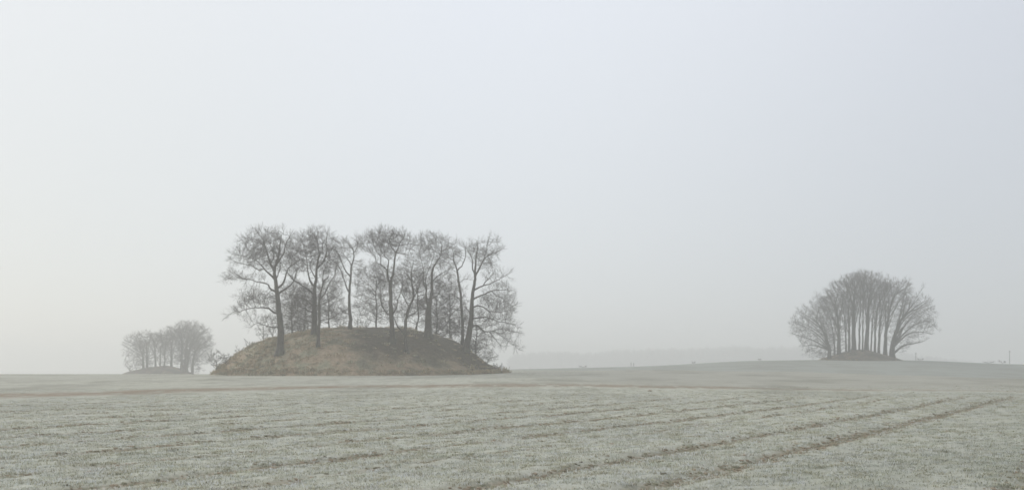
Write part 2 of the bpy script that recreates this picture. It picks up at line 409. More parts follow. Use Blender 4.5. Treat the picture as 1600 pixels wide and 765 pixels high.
def scatter(name, pts, scale, rot, sources, variant, label, cat):
    me = bpy.data.meshes.new(name); me.vertices.add(len(pts)); me.vertices.foreach_set('co', np.asarray(pts, np.float32).ravel())
    for nme, v in (('scl', scale), ('rot', rot)):
        a = me.attributes.new(nme, 'FLOAT', 'POINT'); a.data.foreach_set('value', np.asarray(v, np.float32))
    a = me.attributes.new('var', 'INT', 'POINT'); a.data.foreach_set('value', np.asarray(variant, np.int32))
    o = bpy.data.objects.new(name, me); C.objects.link(o)
    o['kind'] = 'stuff'; o['label'] = label; o['category'] = cat
    g = bpy.data.node_groups.new(name + '_scatter', 'GeometryNodeTree')
    g.interface.new_socket('Geometry', in_out='INPUT', socket_type='NodeSocketGeometry'); g.interface.new_socket('Geometry', in_out='OUTPUT', socket_type='NodeSocketGeometry')
    N = g.nodes.new; L = g.links.new
    gi, go = N('NodeGroupInput'), N('NodeGroupOutput'); ins = N('GeometryNodeInstanceOnPoints'); jn = N('GeometryNodeJoinGeometry')
    m2p = N('GeometryNodeMeshToPoints')
    for s_ in reversed(sources):
        oi = N('GeometryNodeObjectInfo'); oi.inputs['Object'].default_value = s_; oi.inputs['As Instance'].default_value = True
        L(oi.outputs['Geometry'], jn.inputs[0])
    def na(n_, t): q = N('GeometryNodeInputNamedAttribute'); q.data_type = t; q.inputs[0].default_value = n_; return q.outputs[0]
    cb = N('ShaderNodeCombineXYZ'); L(na('rot', 'FLOAT'), cb.inputs[2])
    L(gi.outputs[0], m2p.inputs[0]); L(m2p.outputs[0], ins.inputs['Points']); L(jn.outputs[0], ins.inputs['Instance'])
    ins.inputs['Pick Instance'].default_value = True
    L(na('var', 'INT'), ins.inputs['Instance Index']); L(cb.outputs[0], ins.inputs['Rotation'])
    cs = N('ShaderNodeCombineXYZ'); sa = na('scl', 'FLOAT')
    for k in range(3): L(sa, cs.inputs[k])
    L(cs.outputs[0], ins.inputs['Scale']); L(ins.outputs[0], go.inputs[0])
    md = o.modifiers.new('scatter', 'NODES'); md.node_group = g
    return o

def field_points():
    """clumps along drill rows 12.5 cm apart, thinning with distance, in a wide fan in front of the viewpoint"""
    pts = []
    for (y0, y1, dens) in ((10, 22, 46), (22, 34, 28), (34, 52, 13), (52, 66, 6), (66, 85, 3)):
        n = int(dens * (y1 - y0) * ((y0 + y1) * .50 + 6))
        y = rng.uniform(y0, y1, int(n * 1.3)); y = y[rng.uniform(0, 1, len(y)) < (.5 * y + 3) / (.5 * y1 + 3)][:n]; n = len(y); x = rng.uniform(-1, 1, n) * (.50 * y + 3)
        q = x * math.sin(TA) + y * math.cos(TA); p = x * math.cos(TA) - y * math.sin(TA)
        p = np.round(p / .14) * .14 + rng.normal(0, .018, n)
        x = q * math.sin(TA) + p * math.cos(TA); y = q * math.cos(TA) - p * math.sin(TA)
        pts.append(np.stack([x, y], 1))
    p = np.concatenate(pts)
    t, d = track_val(p[:, 0], p[:, 1]); s_, _ = strip_val(p[:, 0], p[:, 1])
    thin = .86 + .14 * smooth(-.22, .12, noise2(p[:, 0] * .8, p[:, 1] * .8, 55) + .5 * noise2(p[:, 0] * .2, p[:, 1] * .2, 56))
    pq = (p[:, 0] * math.cos(TA) - p[:, 1] * math.sin(TA), p[:, 0] * math.sin(TA) + p[:, 1] * math.cos(TA))
    thin = thin * (1 - .28 * smooth(.12, .32, noise2(pq[0] * 2.4, pq[1] * .07, 57)))
    thin = thin * (1 - .40 * smooth(-9, 2, p[:, 0] * math.cos(TA) - p[:, 1] * math.sin(TA)))
    k = (rng.uniform(0, 1, len(p)) > t * .95) & (rng.uniform(0, 1, len(p)) > s_ * 1.6) & (rng.uniform(0, 1, len(p)) > strip_val(p[:, 0], p[:, 1] + 5)[0] * 1.6) & (rng.uniform(0, 1, len(p)) < thin)
    p = p[k]; d = d[k]
    z = terrain(p[:, 0], p[:, 1]) + micro(p[:, 0], p[:, 1]) - d
    return np.column_stack([p, z])
fp = field_points(); n = len(fp)
far_s = 1 + .006 * np.clip(fp[:, 1] - 18, 0, 20) - .006 * np.clip(fp[:, 1] - 45, 0, 40)
srcs = [clump_mesh('wheat_clump', M_wheat, 26, (.065, .10), .030, .0050, 2.6, 100 + i) for i in range(5)]
scatter('winter_wheat', fp, far_s * rng.uniform(.7, 1.35, n), -TA + rng.integers(0, 2, n) * math.pi + rng.normal(0, .25, n), srcs, rng.integers(0, 5, n),
        'short frosted winter wheat covering the field', 'grass')
# soil clods thrown up along the wheel tracks and here and there between the rows
cn = 260000
y = np.sqrt(rng.uniform(10 ** 2, 60 ** 2, cn)); x = rng.uniform(-1, 1, cn) * (.50 * y + 3)
t, d = track_val(x, y)
k = rng.uniform(0, 1, cn) < t * .8 + .006 * (noise2(x * .5, y * .5, 61) > .1) + .001
x, y, d = x[k], y[k], d[k]
cp = np.column_stack([x, y, terrain(x, y) + micro(x, y) - d]); n = len(cp)
scatter('soil_clods', cp, np.minimum(rng.lognormal(-.45, .4, n), 1.3), rng.uniform(0, 6.28, n), [clod_mesh('clod', M_clod, 200 + i) for i in range(4)], rng.integers(0, 4, n),
        'loose brown soil clods along the wheel tracks', 'soil')
# rough grass on the three mounds
mp = []
for m, cnt in zip(MOUNDS, (16000, 900, 600)):
    R = max(m['rl'], m['rr']); a = rng.uniform(0, 6.283, cnt); r = R * np.sqrt(rng.uniform(0, 1.08, cnt))
    x, y = m['c'][0] + r * np.cos(a), m['c'][1] + r * np.sin(a); z = mound_z(m, x, y); k = (z > terrain(x, y) - .1) & (rng.uniform(0, 1, cnt) < (.45 + 1.2 * (noise2(x * .3, y * .3, 71)) + .1) * (1 - .90 * smooth(-12, 0, x - m['c'][0])))
    mp.append(np.column_stack([x, y, z])[k])
    if m is MOUNDS[0]:                               # rough margin of long grass round the foot
        a = rng.uniform(0, 6.283, 1100); w_ = smooth(0, 1, .5 + .5 * np.cos(a)); rr_ = (m['rl'] * (1 - w_) + m['rr'] * w_) * (.935 + rng.normal(0, .012, len(a)))
        x, y = m['c'][0] + rr_ * np.cos(a), m['c'][1] + rr_ * np.sin(a); mp.append(np.column_stack([x, y, surf(x, y)]))
mp = np.concatenate(mp); n = len(mp)
scatter('rough_grass', mp, rng.lognormal(-.05, .35, n), rng.uniform(0, 6.28, n), [clump_mesh('tussock', M_tus, 26, (.16, .16), .24, .02, 1.1, 300 + i) for i in range(4)], rng.integers(0, 4, n),
        'rough tussocky dead grass on the mounds', 'grass')

# ------------------------------------------------------------------ trees
def catmull(pts, step):
    pts = np.asarray(pts, float)
    if len(pts) < 2: return pts
    E = np.vstack([2 * pts[0] - pts[1], pts, 2 * pts[-1] - pts[-2]]); o = []
    for i in range(1, len(E) - 2):
        n_ = max(1, int(round(np.linalg.norm(E[i+1, :3] - E[i, :3]) / step)))
        for t in np.arange(n_) / n_:
            p0, p1, p2, p3 = E[i-1], E[i], E[i+1], E[i+2]
            o.append(.5 * (2*p1 + (p2-p0)*t + (2*p0-5*p1+4*p2-p3)*t*t + (3*p1-p0-3*p2+p3)*t**3))
    o.append(pts[-1]); return np.array(o)

class Skel:
    def __init__(s): s.p, s.par, s.r, s.cls = [], [], [], []
    def add(s, p, par, r, cls):
        s.p.append(np.asarray(p, float)); s.par.append(par); s.r.append(r); s.cls.append(cls); return len(s.p) - 1

def colonize(sk, A, D, di, dk, up, r, maxit=140, jit=.18, maxch=3):
    p = np.array(sk.p); par = list(sk.par); 
    diff = np.linalg.norm(A[:, None, :] - p[None], axis=2) if len(p) * len(A) < 4e6 else None
    if diff is None:
        ni = np.zeros(len(A), int); nd = np.full(len(A), 1e9)
        for k in range(0, len(p), 200):
            dd = np.linalg.norm(A[:, None] - p[None, k:k+200], axis=2); j = dd.argmin(1); v = dd[np.arange(len(A)), j]; b = v < nd; ni[b] = j[b] + k; nd[b] = v[b]
    else: ni = diff.argmin(1); nd = diff[np.arange(len(A)), ni]
    ch = np.zeros(len(p), int)
    for _ in range(maxit):
        keep = nd > dk; A, ni, nd = A[keep], ni[keep], nd[keep]
        if len(A) == 0: break
        act = nd < di
        if not act.any(): break
        dv = (A[act] - p[ni[act]]) / nd[act][:, None]
        acc = np.zeros_like(p); np.add.at(acc, ni[act], dv)
        gi = np.unique(ni[act]); gi = gi[ch[gi] < maxch]
        if len(gi) == 0: break
        d = acc[gi]; d /= np.linalg.norm(d, axis=1)[:, None] + 1e-9
        d += r.normal(0, jit, d.shape); d[:, 2] += up; d /= np.linalg.norm(d, axis=1)[:, None]
        q = p[gi] + D * d
        base = len(p); p = np.vstack([p, q]); par += list(gi); ch[gi] += 1; ch = np.concatenate([ch, np.zeros(len(q), int)])
        for k in range(0, len(q), 300):
            dd = np.linalg.norm(A[:, None] - q[None, k:k+300], axis=2); j = dd.argmin(1); v = dd[np.arange(len(A)), j]; b = v < nd; ni[b] = j[b] + k + base; nd[b] = v[b]
    for i in range(len(sk.p), len(p)): sk.add(p[i], par[i], None, None)

def blob_points(blobs, dens, r, zmin_fn=None, shell=.45):
    o = []
    for c, rad in blobs:
        n_ = max(8, int(dens * 4.19 * rad[0] * rad[1] * rad[2]))
        v = r.normal(size=(n_, 3)); v /= np.linalg.norm(v, axis=1)[:, None]; u = r.uniform(0, 1, n_) ** shell
        o.append(np.asarray(c) + v * u[:, None] * np.asarray(rad))
    o = np.concatenate(o)
    if zmin_fn is not None: o = o[o[:, 2] > zmin_fn(o[:, 0], o[:, 1]) + .5]
    return o

def tubes(p, par, r, cls, sides_of, pick):
    """tube mesh of the nodes in `pick` (each with its segment from the parent)"""
    sel = np.nonzero(pick & (par >= 0))[0]
    if len(sel) == 0: return None
    V, Fq = [], []; off = 0
    d = p - p[np.maximum(par, 0)]; ln = np.linalg.norm(d, axis=1); ln[ln < 1e-6] = 1; d = d / ln[:, None]
    root = par < 0
    for i in np.nonzero(root)[0]:
        k = np.nonzero(par == i)[0]
        d[i] = d[k[0]] if len(k) else (0, 0, 1)
    main = np.full(len(p), -1)                       # continuing child: the thickest of the same class
    order = sel[np.argsort(r[sel])]
    main[par[order]] = order
    for S in sorted(set(sides_of[sel])):
        s_ = sel[sides_of[sel] == S]
        pa = par[s_]
        cont = (main[pa] == s_) & pick[pa] & (sides_of[pa] == S) & (par[pa] >= 0)
        isroot = par[pa] < 0
        ids = np.full(len(p), -1)
        ang = np.arange(S) / S * 2 * np.pi
        def ring(c, dd, rad):
            h = np.where(np.abs(dd[:, 2:3]) > .95, np.array([[1., .0, 0]]), np.array([[0., 0, 1.]]))
            a = np.cross(dd, h); a /= np.linalg.norm(a, axis=1)[:, None]; b = np.cross(dd, a)
            return (c[:, None] + rad[:, None, None] * (np.cos(ang)[None, :, None] * a[:, None] + np.sin(ang)[None, :, None] * b[:, None])).reshape(-1, 3)
        V.append(ring(p[s_], d[s_], r[s_])); ids[s_] = off + np.arange(len(s_)) * S; off += len(s_) * S
        ns = ~cont
        start = np.where(cont, ids[pa], -1)
        k = np.nonzero(ns)[0]
        rs = np.where(isroot[k], r[pa[k]], np.minimum(r[pa[k]], r[s_[k]] * 1.25))
        V.append(ring(p[pa[k]], d[s_[k]], rs)); start[k] = off + np.arange(len(k)) * S; off += len(k) * S
        # rings built around differing directions can twist: match the nearest corner
        e = ids[s_]; j = np.arange(S)
        j2 = (j + 1) % S
        allV = np.concatenate(V)
        ref = allV[start] - p[pa]; cand = allV[e[:, None] + j] - p[s_][:, None]
        k0 = np.linalg.norm(cand / (r[s_][:, None, None] + 1e-9) - (ref / (np.linalg.norm(ref, axis=1)[:, None] + 1e-9))[:, None], axis=2).argmin(1)[:, None]
        Fq.append(np.stack([start[:, None] + j, start[:, None] + j2, e[:, None] + (j2 + k0) % S, e[:, None] + (j + k0) % S], 2).reshape(-1, 4))
    return np.concatenate(V), np.concatenate(Fq)

def build_tree(name, label, base, trunk, limbs, blobs, Y, seed, group, cat='tree', dens=3.0, D=.5, up=.08, kill=None, twigs=2, tw_len=.8, rmin=.012,
               limb_r=.045, depth=.8, tw_up=.2, flare=1.5, mat=None, gap=None, jit=.18, low=None, mid_r=.012):
    """trunk: [(px, py, r_px)], limbs: [[(px, py), ..., r0, r1]] traced in the photo's plane and spread in depth; blobs: [(px, py, rx, ry)]"""
    r = np.random.default_rng(seed); mat = mat or M_bark
    ppm = F / Y
    sk = Skel(); Y0 = base[1]
    tr = [(*P(a, b, Y0), c / ppm) for a, b, c in trunk]
    dy = np.cumsum(r.normal(0, .12, len(tr))); dy[0] = 0
    tr = np.array(tr); tr[:, 1] += dy
    tr[0, :3] = base - np.array([0, 0, .25])
    tt = catmull(tr, D); last = -1; tid = []
    hgt = tt[-1, 2] - tt[0, 2]
    for i, q in enumerate(tt):
        fl = 1 + (flare - 1) * math.exp(-max(0, q[2] - base[2]) / .45)
        last = sk.add(q[:3] + (r.normal(0, .025, 3) if i > 2 else 0), last, max(.02, q[3]) * fl, 'trunk'); tid.append(last)
    nl = 0
    for L in limbs:
        r0, r1 = 1.05 * L[-2] / ppm, 1.2 * L[-1] / ppm; px = L[:-2]
        cand = np.array([sk.p[i] for i in range(len(sk.p))])
        uv = np.stack([CX + F * cand[:, 0] / cand[:, 1], HY - F * (cand[:, 2] - CAMZ) / cand[:, 1]], 1)
        k = int(np.argmin(np.hypot(uv[:, 0] - px[0][0], uv[:, 1] - px[0][1])))
        y_s = sk.p[k][1]; sl = r.uniform(-depth, depth); path = [(*sk.p[k], r0)]; acc = 0; wob = 0
        for j in range(1, len(px)):
            acc += math.hypot(px[j][0] - px[j-1][0], px[j][1] - px[j-1][1]) / ppm; wob += r.normal(0, .2)
            path.append((*P(px[j][0], px[j][1], y_s + sl * acc * .75 + wob), r0 + (r1 - r0) * j / (len(px) - 1)))
        pp = catmull(path, D); last = k
        c = sk.cls[k]
        if c == 'trunk': c = nl; nl += 1
        for q in pp[1:]: last = sk.add(q[:3] + r.normal(0, .03, 3), last, max(.012, min(q[3], .9 * sk.r[last])), c)
    B = []
    for b in blobs:
        px, py, rx, ry = b[:4]; dyb = b[4] if len(b) > 4 else 0; rd = (b[5] if len(b) > 5 else rx) / ppm
        B.append((P(px, py, Y0 + dyb), (rx / ppm, rd, ry / ppm)))
    A = blob_points(B, dens, r, surf)
    if gap:                                          # open pockets in the crown
        A = A[[not any((q[0]-g[0])**2 + (q[2]-g[2])**2 < g[3]**2 for g in gap) for q in A]]
    nt0 = len(sk.p)
    colonize(sk, A, D, 9.0 if low is None else low, kill or D * 1.5, up, r, jit=jit)
    p = np.array(sk.p); par = np.array(sk.par); n0 = len(p)
    # leaf counts
    lc = np.zeros(n0); nch = np.zeros(n0, int)
    for i in range(n0 - 1, 0, -1):
        if nch[i] == 0: lc[i] = 1
        lc[par[i]] += lc[i]; nch[par[i]] += 1
    dirs = p - p[np.maximum(par, 0)]; dirs /= np.linalg.norm(dirs, axis=1)[:, None] + 1e-9
    # fine twigs on the thin shoots
    host = np.nonzero((lc <= 5) & (np.arange(n0) > len(tt)))[0]
    host = np.concatenate([np.repeat(host, max(1, int(twigs)))] + ([host[nch[host] == 0]] * 2))
    def shoot(host_p, host_d, ln):
        d = host_d * 1.0 + r.normal(0, .40, host_p.shape); d[:, 2] += tw_up; d /= np.linalg.norm(d, axis=1)[:, None]
        m1 = host_p + d * ln[:, None] * .5; d2 = d + r.normal(0, .13, d.shape); d2[:, 2] += tw_up * .5; d2 /= np.linalg.norm(d2, axis=1)[:, None]
        return m1, m1 + d2 * ln[:, None] * .5, d2
    ln = tw_len * r.uniform(.5, 1.3, len(host))
    m1, m2, d2 = shoot(p[host], dirs[host], ln)
    i1 = n0 + np.arange(len(host)); i2 = n0 + len(host) + np.arange(len(host))
    h3 = np.concatenate([i1, i1]); ln3 = tw_len * .6 * r.uniform(.4, 1.2, len(h3))
    m3, m4, _ = shoot(np.concatenate([m1, m1]), np.concatenate([d2, d2]), ln3)
    p = np.concatenate([p, m1, m2, m4]); par = np.concatenate([par, host, i1, h3])
    N = len(p)
    rad = np.zeros(N); acc = np.zeros(N); ex = 2.35
    given = np.zeros(N); given[:nt0] = [q or 0 for q in sk.r[:nt0]]
    for i in range(N - 1, 0, -1):
        if acc[i] == 0: acc[i] = (rmin * .8) ** ex
        acc[par[i]] += acc[i] * (1.0 if i < n0 else .12)
    rad = np.ones(N) * rmin; rad[:n0] = np.maximum(rmin, mid_r * np.maximum(lc, 1) ** (1 / 2.1)); rad[n0:] = rmin * .85; rad[n0 + len(host):] = rmin * .7
    rad[:nt0] = given[:nt0]
    cls = np.full(N, -1)                             # -1 crown, -2 trunk, >=0 limb
    for i in range(N):
        if i < nt0: cls[i] = -2 if sk.cls[i] == 'trunk' else sk.cls[i]; continue
        q = par[i]; rad[i] = min(rad[i], rad[q] * .85 if rad[q] > rmin * 1.3 else rad[q])
        if i < n0 and rad[i] >= limb_r:
            if cls[q] >= 0: cls[i] = cls[q]
            elif cls[q] == -2: cls[i] = nl; nl += 1
    sides = np.where(rad > .11, 8, np.where(rad > .04, 5, 3))
    loc = base.copy()
    root = empty(name, label, cat, loc, group)
    p = p - loc
    t = tubes(p, par, rad, cls, sides, cls == -2)
    if t: mesh_obj('trunk', t[0], [t[1]], mat, root)
    for k in range(nl):
        t = tubes(p, par, rad, cls, sides, cls == k)
        if t: mesh_obj('limb', t[0], [t[1]], mat, root)
    t = tubes(p, par, rad, cls, sides, cls == -1)
    o = mesh_obj('crown', t[0], [t[1]], M_twig, root); o['kind'] = 'stuff'
    return root

G1 = 'bare trees on the large grassy mound'
def base_of(px, py): return cast(px, py, 135, 200)

# --- the eight tall trees of the large mound, traced limb by limb
T1 = dict(trunk=[(437, 554, 5.6), (438, 535, 5.0), (438, 515, 4.6), (436, 492, 4.0), (434, 475, 3.5), (433, 460, 3.1), (431, 446, 2.7), (429, 432, 2.4), (428, 422, 2.1), (431, 412, 1.8), (434, 402, 1.5), (436, 390, 1.2), (437, 378, .9), (439, 366, .5)],
 limbs=[[(435, 492), (428, 487), (420, 482), (408, 480), (395, 481), (385, 483), (375, 486), (366, 487), (358, 491), 1.6, .4],
  [(432, 457), (424, 452), (419, 445), (413, 442), (402, 440), (390, 436), (378, 435), (372, 430), (368, 427), (360, 434), (353, 438), 1.5, .3],
  [(429, 437), (422, 429), (413, 420), (405, 411), (397, 404), (390, 393), (384, 383), (378, 376), 1.7, .4], [(413, 421), (405, 422), (395, 416), (385, 413), (375, 411), (367, 409), 1.0, .3], [(398, 405), (388, 403), (378, 400), (368, 398), .9, .3],
  [(428, 423), (423, 412), (418, 398), (415, 388), (411, 375), (406, 368), (402, 362), 1.6, .4], [(415, 388), (408, 381), (399, 378), .8, .3], [(424, 411), (428, 400), (424, 386), (420, 378), .9, .3],
  [(432, 410), (439, 402), (444, 393), (446, 382), (451, 372), (457, 366), 1.3, .3], [(433, 450), (441, 444), (446, 433), (448, 424), (454, 416), (462, 410), (468, 407), 1.6, .4],
  [(435, 459), (445, 452), (455, 444), (460, 437), (463, 425), (468, 418), 1.6, .4], [(448, 425), (455, 432), (460, 438), (468, 443), .9, .3],
  [(436, 511), (427, 511), (418, 509), (410, 507), (402, 504), (393, 510), 1.0, .3], [(430, 441), (434, 430), (438, 421), (438, 410), 1.0, .4]],
 blobs=[(426, 396, 38, 32), (428, 385, 33, 25), (402, 382, 24, 22), (385, 402, 24, 17), (360, 432, 9, 8, 0, 6), (398, 470, 32, 13), (372, 485, 14, 6), (414, 502, 16, 9), (450, 398, 20, 26), (462, 425, 12, 16), (395, 436, 24, 5)])
T2 = dict(trunk=[(491, 523, 4.6), (491, 500, 4.2), (491, 480, 3.4), (491, 462, 2.8), (491, 448, 2.3), (493, 435, 2.0), (494, 424, 1.7), (496, 411, 1.4), (498, 397, 1.1), (497, 384, .8), (495, 371, .5)],
 limbs=[[(491, 462), (483, 453), (474, 447), (465, 441), (459, 438), (452, 430), 1.5, .4], [(490, 449), (485, 440), (482, 428), (480, 415), (479, 400), (475, 385), (470, 374), 1.6, .4], [(493, 433), (488, 425), (484, 415), (487, 404), (484, 392), 1.0, .3],
  [(495, 420), (503, 412), (508, 402), (511, 390), (509, 377), (512, 367), 1.5, .4], [(508, 402), (515, 396), (520, 386), .9, .3], [(480, 415), (472, 408), (464, 400), .9, .3], [(497, 404), (503, 392), (504, 380), (503, 368), .9, .3],
  [(491, 478), (480, 470), (468, 464), (457, 460), 1.1, .4], [(491, 492), (476, 482), (463, 477), (452, 476), 1.1, .4], [(491, 505), (474, 499), (460, 492), (448, 488), 1.0, .3], [(491, 488), (503, 476), (513, 470), (522, 460), 1.0, .3]],
 blobs=[(490, 400, 32, 36), (475, 470, 28, 24), (492, 388, 34, 29), (478, 405, 24, 24), (508, 402, 18, 24), (465, 466, 20, 16), (462, 487, 18, 10)])
T2b = dict(trunk=[(497, 541, 2.6), (498, 518, 2.2), (499, 495, 2.0), (499, 475, 1.8), (500, 460, 1.5), (503, 447, 1.2), (506, 437, 1.0), (513, 431, .7)],
 limbs=[[(499, 470), (507, 459), (512, 448), (517, 439), (523, 430), (525, 420), (528, 412), 1.3, .3], [(505, 440), (505, 428), (509, 417), .7, .3], [(499, 500), (510, 499), (522, 495), (533, 487), .9, .3]],
 blobs=[(516, 446, 15, 26), (514, 432, 15, 22), (526, 420, 8, 14), (520, 488, 14, 8)])
T3 = dict(trunk=[(547, 513, 2.7), (547, 495, 2.5), (546, 475, 2.1), (547, 458, 1.8), (548, 442, 1.6), (549, 428, 1.4), (550, 416, 1.2), (553, 406, 1.0), (553, 396, .8), (551, 386, .5)],
 limbs=[[(546, 456), (541, 447), (537, 435), (532, 421), (527, 413), (520, 408), (515, 402), (514, 394), 1.3, .3], [(547, 434), (542, 425), (536, 415), (532, 404), (527, 395), (521, 389), 1.2, .3], [(550, 416), (546, 408), (541, 402), (536, 397), .8, .3],
  [(553, 394), (558, 386), (558, 378), .7, .3], [(546, 488), (538, 488), (533, 484), (528, 479), .8, .3], [(552, 392), (546, 384), (541, 378), .7, .3]],
 blobs=[(540, 396, 20, 18), (552, 386, 17, 13), (530, 392, 17, 15), (516, 400, 10, 12), (556, 420, 12, 14), (530, 428, 12, 14)])
T4 = dict(trunk=[(613, 534, 4.0), (613, 515, 3.4), (612, 495, 3.2), (611, 475, 2.7), (611, 458, 2.4), (610, 444, 2.1), (614, 430, 1.6), (616, 418, 1.4), (617, 406, 1.3), (618, 395, 1.1), (612, 388, .9), (610, 379, .7), (606, 370, .4)],
 limbs=[[(610, 444), (606, 434), (605, 424), (600, 417), (594, 413), (588, 410), (587, 402), (583, 398), (577, 391), (571, 387), (563, 384), 1.6, .3], [(594, 413), (595, 403), (590, 395), (585, 388), (583, 380), (581, 371), 1.1, .3],
  [(606, 434), (606, 420), (607, 407), (601, 400), (596, 393), (593, 384), (590, 375), 1.4, .3], [(601, 400), (600, 391), (597, 382), (599, 372), .8, .3], [(617, 397), (622, 388), (624, 380), (629, 374), (632, 366), 1.2, .3], [(622, 385), (632, 382), (642, 381), (650, 383), .8, .3],
  [(609, 493), (602, 486), (597, 477), (595, 464), (594, 450), (591, 438), 1.1, .3], [(612, 495), (618, 482), (622, 468), (627, 452), (629, 440), 1.2, .4], [(571, 387), (566, 379), (560, 373), .7, .3], [(618, 397), (628, 396), (637, 398), .7, .3]],
 blobs=[(606, 382, 36, 20), (608, 430, 20, 24), (600, 373, 34, 14), (572, 380, 17, 11), (628, 374, 18, 12), (645, 380, 8, 6), (590, 392, 14, 10), (622, 440, 14, 20), (594, 440, 10, 14), (612, 414, 12, 16)])
T5 = dict(trunk=[(637, 551, 2.6), (633, 533, 2.2), (633, 515, 2.2), (635, 495, 2.1), (639, 479, 1.9), (645, 466, 1.6), (645, 452, 1.3), (642, 438, 1.0), (643, 422, .7), (646, 408, .4)],
 limbs=[[(633, 522), (627, 516), (620, 508), (616, 498), 1.3, .6], [(640, 477), (633, 468), (628, 457), (630, 444), .9, .3], [(645, 464), (652, 455), (656, 443), (655, 430), 1.0, .3], [(643, 440), (637, 430), (634, 418), .8, .3], [(636, 494), (646, 490), (655, 482), (662, 474), .8, .3]],
 blobs=[(644, 440, 19, 30), (642, 424, 16, 24), (655, 440, 12, 18), (630, 445, 12, 16), (650, 478, 15, 12)])
T6 = dict(trunk=[(669, 527, 5.6), (669, 512, 5.2), (669, 498, 5.0), (670, 482, 4.3), (673, 468, 2.6), (675, 452, 2.2), (675, 437, 1.9), (676, 422, 1.6), (681, 412, 1.3), (687, 404, 1.0), (690, 394, .8), (691, 383, .5)],
 limbs=[[(669, 482), (666, 465), (667, 450), (665, 437), (669, 422), (675, 408), (678, 396), (674, 386), (669, 376), 2.0, .4], [(666, 455), (662, 440), (662, 425), (660, 412), (656, 400), 1.1, .3], [(675, 440), (683, 432), (690, 427), (700, 422), 1.0, .3],
  [(676, 410), (668, 400), (660, 393), (652, 388), 1.0, .3], [(674, 470), (682, 462), (688, 455), (692, 447), 1.0, .3], [(672, 486), (660, 478), (652, 470), 1.0, .3], [(678, 396), (682, 385), (681, 374), .7, .3], [(690, 394), (697, 388), (701, 379), .7, .3]],
 blobs=[(677, 396, 30, 30), (677, 440, 20, 20), (676, 382, 26, 17), (660, 392, 17, 17), (692, 392, 15, 17), (700, 420, 12, 14), (664, 420, 14, 18), (690, 450, 12, 14)])
T7 = dict(trunk=[(722, 533, 2.8), (723, 515, 2.4), (722, 495, 2.3), (721, 475, 2.1), (720, 457, 1.9), (717, 442, 1.7), (715, 428, 1.5), (713, 418, 1.2), (709, 407, 1.0), (708, 395, .6), (705, 384, .4)],
 limbs=[[(715, 423), (721, 415), (726, 405), (728, 396), (727, 386), 1.1, .3], [(717, 440), (724, 437), (731, 436), .6, .3], [(709, 408), (702, 402), (697, 394), .7, .3], [(721, 470), (712, 463), (703, 458), .8, .3], [(721, 487), (711, 483), (702, 484), .8, .3]],
 blobs=[(712, 398, 15, 22), (710, 460, 14, 20), (710, 390, 15, 17), (724, 390, 9, 12), (700, 400, 9, 12), (706, 465, 12, 14)])
T8 = dict(trunk=[(727, 549, 5.6), (731, 532, 4.8), (734, 515, 4.2), (736, 498, 3.6), (737, 480, 3.0), (738, 464, 2.6), (740, 448, 2.3), (742, 436, 2.1), (742, 424, 1.7), (743, 412, 1.3), (744, 400, 1.1), (746, 388, .8), (745, 376, .5)],
 limbs=[[(742, 428), (738, 416), (738, 405), (734, 397), (729, 388), 1.2, .3], [(743, 428), (749, 419), (753, 411), (758, 403), (766, 398), (777, 393), (783, 390), 1.5, .3], [(756, 405), (760, 394), (761, 383), (764, 372), 1.0, .3],
  [(739, 453), (746, 450), (755, 446), (765, 444), (776, 438), (787, 432), (794, 427), 1.4, .3], [(738, 470), (747, 463), (758, 459), (768, 454), (780, 453), (793, 452), 1.4, .3], [(738, 482), (746, 478), (756, 480), (764, 486), (774, 487), (788, 487), (797, 484), 1.3, .3],
  [(736, 500), (744, 497), (756, 495), (766, 497), (779, 502), (793, 504), (806, 508), 1.5, .3], [(735, 514), (742, 508), (749, 510), (754, 516), (761, 518), (771, 517), (780, 522), (790, 529), (801, 538), (811, 545), 1.9, .4], [(768, 517), (781, 514), (796, 516), (811, 519), 1.0, .3],
  [(764, 518), (771, 526), (777, 533), (782, 540), .8, .3], [(762, 486), (772, 495), (784, 500), .8, .3], [(754, 446), (762, 436), (771, 428), .8, .3], [(738, 490), (730, 484), (728, 476), .9, .3], [(766, 454), (776, 462), (787, 466), .8, .3]],
 blobs=[(753, 398, 26, 24), (778, 478, 28, 40), (745, 386, 20, 14), (768, 385, 14, 13), (776, 395, 8, 7), (776, 433, 20, 11), (764, 420, 10, 8), (785, 455, 16, 12), (782, 475, 18, 12), (790, 498, 17, 10), (797, 518, 19, 11), (792, 535, 15, 8), (806, 543, 9, 5), (762, 470, 14, 12)])

